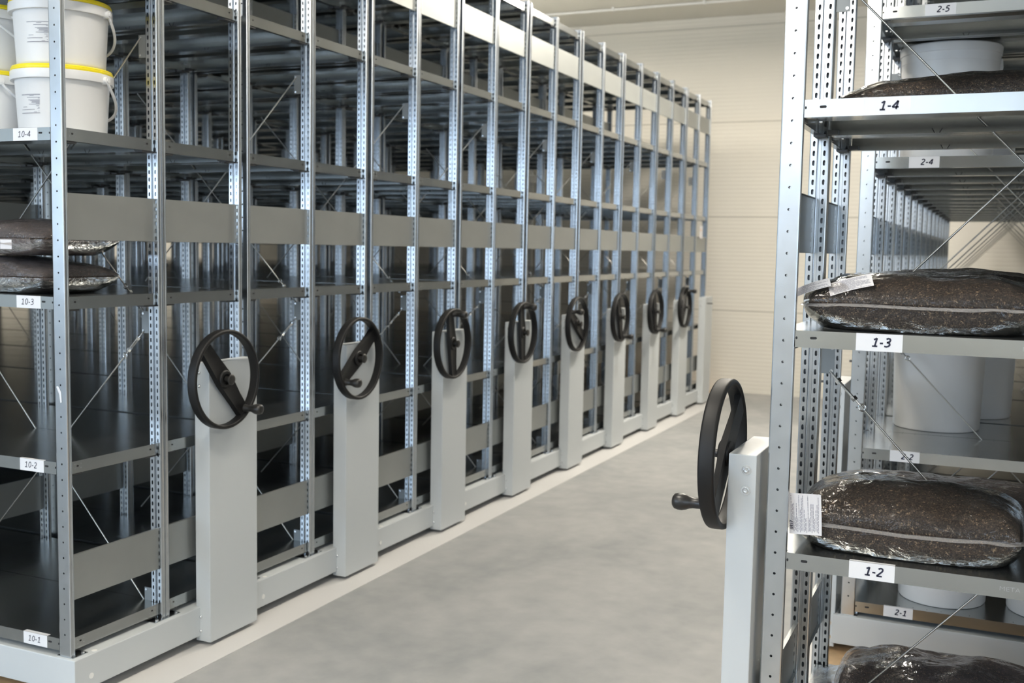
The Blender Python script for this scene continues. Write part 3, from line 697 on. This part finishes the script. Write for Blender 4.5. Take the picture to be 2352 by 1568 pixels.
def pail(x, y, z, rb, rt_, h, label, ear=None, group='plain white pails', lab=False):
    t = thing('white_pail', label, 'bucket', (x, y, z+.0012), 0, group)
    mb = MB(); mb.lathe([(0, .004), (rb-.010, .004), (rb-.004, 0), (rb, .006), (rb+(rt_-rb)*.9, h*.86), (rt_, h*.862), (rt_+.001, h-.03)], WHITEP, 80); put('body', mb.mesh('body', smooth=True), t)
    mb = MB(); mb.lathe([(rt_-.002, h-.034), (rt_+.006, h-.033), (rt_+.007, h-.004), (rt_+.004, h), (rt_-.006, h), (rt_-.010, h-.006), (0, h-.006)], WHITEP, 80); put('lid', mb.mesh('lid', smooth=True), t)
    if ear is not None:
        mb = MB(); d = Vector((math.cos(ear), math.sin(ear), 0)); e = Vector((-d.y, d.x, 0)); c = d*(rt_+.006)
        pts = [(-.045, -.005), (-.04, .03), (.04, .03), (.045, -.005), (.03, -.075), (-.03, -.075)]
        for o_ in (0, .022): mb.poly([tuple(c+d*o_+e*u+Vector((0, 0, h-.06+v))) for u, v in pts], WHITEP)
        for p, q in zip(pts, pts[1:]+pts[:1]): mb.poly([tuple(c+d*o_+e*u+Vector((0, 0, h-.06+v))) for o_, (u, v) in ((0, p), (0, q), (.022, q), (.022, p))], WHITEP)
        put('handle_ear', mb.mesh('handle_ear', bevel=.004), t)
    return t
pail(4.705, .222, LEV[3], .172, .184, .476, 'large white pail on shelf 2-4, tall one just below sticker 2-5', ear=R(-52))
pail(5.170, .120, LEV[3], .150, .160, .43, 'white pail behind the large pail of shelf 2-4, mostly hidden', ear=R(-100))
pail(4.720, .208, LEV[1], .166, .178, .44, 'large white pail standing above sticker 2-2')
pail(5.180, .085, LEV[1], .160, .172, .40, 'shaded white pail half hidden behind the pail above sticker 2-2')
pail(4.262, .138, LEV[0], .152, .165, .385, 'white pail above sticker 2-1, its base showing under shelf 1-2')
pail(4.262, -.235, LEV[0], .152, .165, .385, 'white pail at the right edge of shelf 2-1, next to another pail')

# ------------------------------------------------------------------ bags of peat in clear film
from mathutils import noise as mn
def cushion(lx, ly, h, seed, M, off=0., wr=.004, flat=.55, nx=54, ny=72, pw=2.6, lump=.012, seam=0.46, lean=0.):
    """closed cushion, bottom at z~0, plan lx by ly"""
    mb = MB(); sd = Vector((seed*3.7, seed*1.3, seed*.7))
    def P(u, v, top):
        e = max(0., (1-abs(u)**pw))**.5*max(0., (1-abs(v)**pw))**.5
        cx = u*lx/2*(1-.06*(1-abs(v))**2*0); cy = v*ly/2
        # corners pulled in a little
        cx *= 1-.05*abs(v)**4; cy *= 1-.04*abs(u)**4
        zs = h*seam
        if top: z = zs+(h-zs)*e**.75
        else: z = zs-zs*min(1., e*1.9)**.8
        n3 = mn.noise(Vector((cx*7, cy*7, 1.7 if top else 9.1))+sd); n4 = mn.noise(Vector((cx*26, cy*26, z*26))+sd); n5 = mn.noise(Vector((cx*60, cy*18, z*60))+sd*2)
        amp = min(1., e*2.2)
        if top: z += lump*n3*amp+wr*n4*amp+wr*.6*n5*amp+lean*cy*amp
        else: z += wr*n4*amp*(.2 if z < .01 else .8)
        k = 1+off/(min(lx, ly)/2)
        return (cx*k, cy*k, max(.0008, z+(off if top else -off*.3)))
    for top in (True, False):
        i = len(mb.v)
        for a in range(nx+1):
            for b in range(ny+1):
                # cosine spacing keeps detail near the rim
                u = math.sin((a/nx-.5)*math.pi); v = math.sin((b/ny-.5)*math.pi); mb.v.append(P(u, v, top))
        for a in range(nx):
            for b in range(ny): q = [i+a*(ny+1)+b, i+(a+1)*(ny+1)+b, i+(a+1)*(ny+1)+b+1, i+a*(ny+1)+b+1]; mb.f.append(q if top else q[::-1]); mb.mi.append(mb.m(M))
    return mb
def flap(pts, M, seed, nu=26, amp=.006):
    """a crumpled sheet between two polylines pts=[(p0,q0),...]"""
    mb = MB(); rows = []; sd = Vector((seed, seed*2.1, 0)); n = len(pts)-1; nv = 8
    for a in range(nu+1):
        f = a/nu*n; k = min(n-1, int(f)); t = f-k
        p = Vector(pts[k][0]).lerp(Vector(pts[k+1][0]), t); q = Vector(pts[k][1]).lerp(Vector(pts[k+1][1]), t); i = len(mb.v)
        for b in range(nv+1):
            r = p.lerp(q, b/nv); r += Vector((mn.noise(r*30+sd), mn.noise(r*34-sd)*.5, mn.noise(r*28+sd*2)))*amp*min(1, b/3); mb.v.append(tuple(r))
        rows.append(i)
    for a in range(nu):
        for b in range(nv): mb.f.append([rows[a]+b, rows[a+1]+b, rows[a+1]+b+1, rows[a]+b+1]); mb.mi.append(mb.m(M))
    return mb
def paper_tag(w_, h_, rows, seed, curl=.01, face=1):
    """sheet in the local XY plane, slightly curled about Y, printed rows run along +X"""
    mb = MB(); N = 12; e_ = .0006*face
    def cz(x): return curl*(math.sin(x/w_*2.6+.4)-.4)
    for k in range(N):
        a, b = w_*k/N, w_*(k+1)/N
        mb.poly([(a, 0, cz(a)), (b, 0, cz(b)), (b, h_, cz(b)), (a, h_, cz(a))], PAPERT)
    rr = random.Random(seed)
    for r_ in range(rows):
        y = h_*(.06+.88*r_/rows); a0 = w_*rr.uniform(.04, .1); a1 = w_*rr.choice([.95, .9, .6, .75, .93, .4])
        x = a0
        while x < a1:
            b = min(a1, x+rr.uniform(.004, .011)); c = (x+b)/2
            mb.poly([(x, y, cz(x)+e_), (b, y, cz(b)+e_), (b, y+.0011, cz(b)+e_), (x, y+.0011, cz(x)+e_)], INKL); x = b+rr.uniform(.0008, .002)
    return mb.mesh('paper_tag', fix=False)
def bag(cx, cy, z, lx, ly, h, seed, label, rotz=0., fm=None, pm=None, flaps=(), tag=None, group='bags of brown peat', lump=.014, wr=.0035, seamband=True, **kw):
    t = thing('peat_bag', label, 'bag', (cx, cy, z+.0008), rotz, group)
    put('peat_filling', cushion(lx-.012, ly-.012, h-.006, seed, pm or PEAT, 0, wr*.6, lump=lump, **kw).mesh('peat_filling', smooth=True), t, (0, 0, .0015))
    put('film', cushion(lx, ly, h, seed, fm or FILM, .0035, wr, lump=lump, **kw).mesh('film', smooth=True), t)
    if seamband:     # welded seam all round, a flat narrow hem
        mb = MB(); pts = []; N = 200; sz = h*kw.get('seam', .46)
        for k in range(N):
            a = 2*math.pi*k/N; c, s = math.cos(a), math.sin(a); e = .24
            x = math.copysign(abs(c)**e, c)*lx/2; y = math.copysign(abs(s)**e, s)*ly/2
            zz = sz+.006*mn.noise(Vector((x*9, y*9, seed)))
            pts.append((Vector((x, y, zz)), Vector((x*1.03+math.copysign(.009, c)*abs(c), y*1.02+math.copysign(.007, s)*abs(s), zz-.006+.004*mn.noise(Vector((x*22, y*22, seed+3)))))))
        for k in range(N):
            p, q = pts[k], pts[(k+1) % N]; mb.poly([p[0], q[0], q[1], p[1]], FILMF if fm is None else fm)
        put('welded_seam', mb.mesh('welded_seam', smooth=True), t)
    for i, f in enumerate(flaps): put('loose_film', flap(f, FILMF if fm is None else fm, seed+i).mesh('loose_film', smooth=True), t)
    return t
GBAG = 'clear bags of brown peat in the right shelving'
X1c = XR1+.212
# rack 1 of the first right unit
bg13 = bag(X1c, .163, LEV[2], .35, .508, .134, 3, 'clear bag of brown peat on shelf 1-3 with a printed paper slip inside', group=GBAG, pw=2.1)
bg12 = bag(X1c, .168, LEV[1], .35, .495, .150, 5, 'clear bag of brown peat on shelf 1-2 with a white printed tag', group=GBAG, lump=.02)
bag(X1c, -.358, LEV[1], .355, .49, .165, 8, 'clear plastic bag of brown peat at the right edge of shelf 1-2', group=GBAG, lump=.02,
    flaps=[[((-.10, .235, .10), (-.13, .265, .17)), ((-.04, .245, .12), (-.05, .28, .21)), ((.04, .240, .12), (.05, .25, .20))]])
# rack 2
X2c = XR1+.645
bag(X2c, .125, LEV[3], .33, .58, .128, 9, 'clear plastic bag of brown peat lying behind sticker 1-4', group=GBAG, flaps=[[((-.12, .28, .05), (-.13, .335, .075)), ((0, .285, .06), (0, .34, .09)), ((.1, .28, .05), (.1, .33, .07))]])
bag(X2c, .130, LEV[2], .33, .56, .138, 11, 'clear plastic bag of brown peat on level 1-3, mostly hidden behind the front bag', group=GBAG)
bag(X2c, .125, LEV[1], .33, .57, .075, 13, 'flat clear plastic bag of peat on level 1-2, lying behind the front bag', group=GBAG, fm=FILMH)
bag(X2c-.01, .060, LEV[0], .35, .60, .140, 15, 'clear plastic bag of brown peat on the lowest shelf at the bottom edge', group=GBAG, fm=FILMH, lump=.028, wr=.006,
    flaps=[[((-.13, .27, .05), (-.14, .37, .012)), ((-.05, .28, .06), (-.04, .385, .03)), ((.06, .28, .07), (.08, .375, .035)), ((.13, .27, .05), (.14, .35, .02))]])
# left bags on 10-3
GLB = 'dusty bags of dark peat on shelf 10-3'
bag(XL0+.208, YL+.405, LEV[2], .34, .54, .118, 21, 'dusty bag of dark peat on shelf 10-3, lower one of the two', fm=FILMH, pm=PEATD, group=GLB, wr=.003, pw=2.0)
lb = bag(XL0+.205, YL+.40, LEV[2]+.124, .335, .55, .116, 23, 'dusty bag of dark peat on shelf 10-3, upper one of the two', fm=FILMH, pm=PEATD, group=GLB, wr=.004, lump=.02, pw=2.0,
    flaps=[[((-.175, -.22, .055), (-.200, -.26, .020)), ((-.18, -.1, .055), (-.205, -.1, .040)), ((-.18, .02, .055), (-.21, .03, .010)), ((-.18, .14, .055), (-.205, .15, .035))]])
mb = MB(); mb.box((-.1955, -.165, .020), (-.1945, -.115, .050), PAPERT); put('paper_scrap', mb.mesh('paper_scrap'), lb)

# printed papers
def place_tag(o, parent, world):
    o.parent = parent; pw_ = Matrix.Translation(parent.location) @ Matrix.Rotation(parent.rotation_euler.z, 4, 'Z'); o.matrix_local = pw_.inverted() @ world
def frame(origin, ux, uy):
    ux = Vector(ux).normalized(); uy = Vector(uy); uy = (uy-ux*uy.dot(ux)).normalized(); n = ux.cross(uy)
    M_ = Matrix((ux, uy, n)).transposed().to_4x4(); M_.translation = Vector(origin); return M_
# tag hanging out of the bag on 1-2: sheet 78 x 100 mm, rows run vertically
pt = put('paper_tag', paper_tag(.098, .074, 22, 2, .004, -1), None)
place_tag(pt, bg12, frame((XR1+.024, .4195, .812), (-.04, 0.05, 1), (-.03, -1, .03)))
dg_ = text_mesh('5917', .0105, INK, .1, .0002, 'handwritten_number'); dg_.transform(Matrix.Diagonal((1, 1, -1, 1))); dg_.transform(Matrix.Diagonal((1, -1, 1, 1))); dg_.transform(Matrix.Translation((.022, .006, -.0030)))
put('handwritten_number', dg_, pt)
# slip inside the bag on 1-3, in two leaves
p1 = put('paper_tag', paper_tag(.085, .030, 9, 4, .004), None)
place_tag(p1, bg13, frame((XR1+.045, .432, 1.366), (.05, -1, .38), (.75, .2, .62)))
p2 = put('paper_tag', paper_tag(.098, .045, 13, 6, .004), None)
place_tag(p2, bg13, frame((XR1+.040, .352, 1.372), (.10, -1, .30), (.80, .2, .62)))
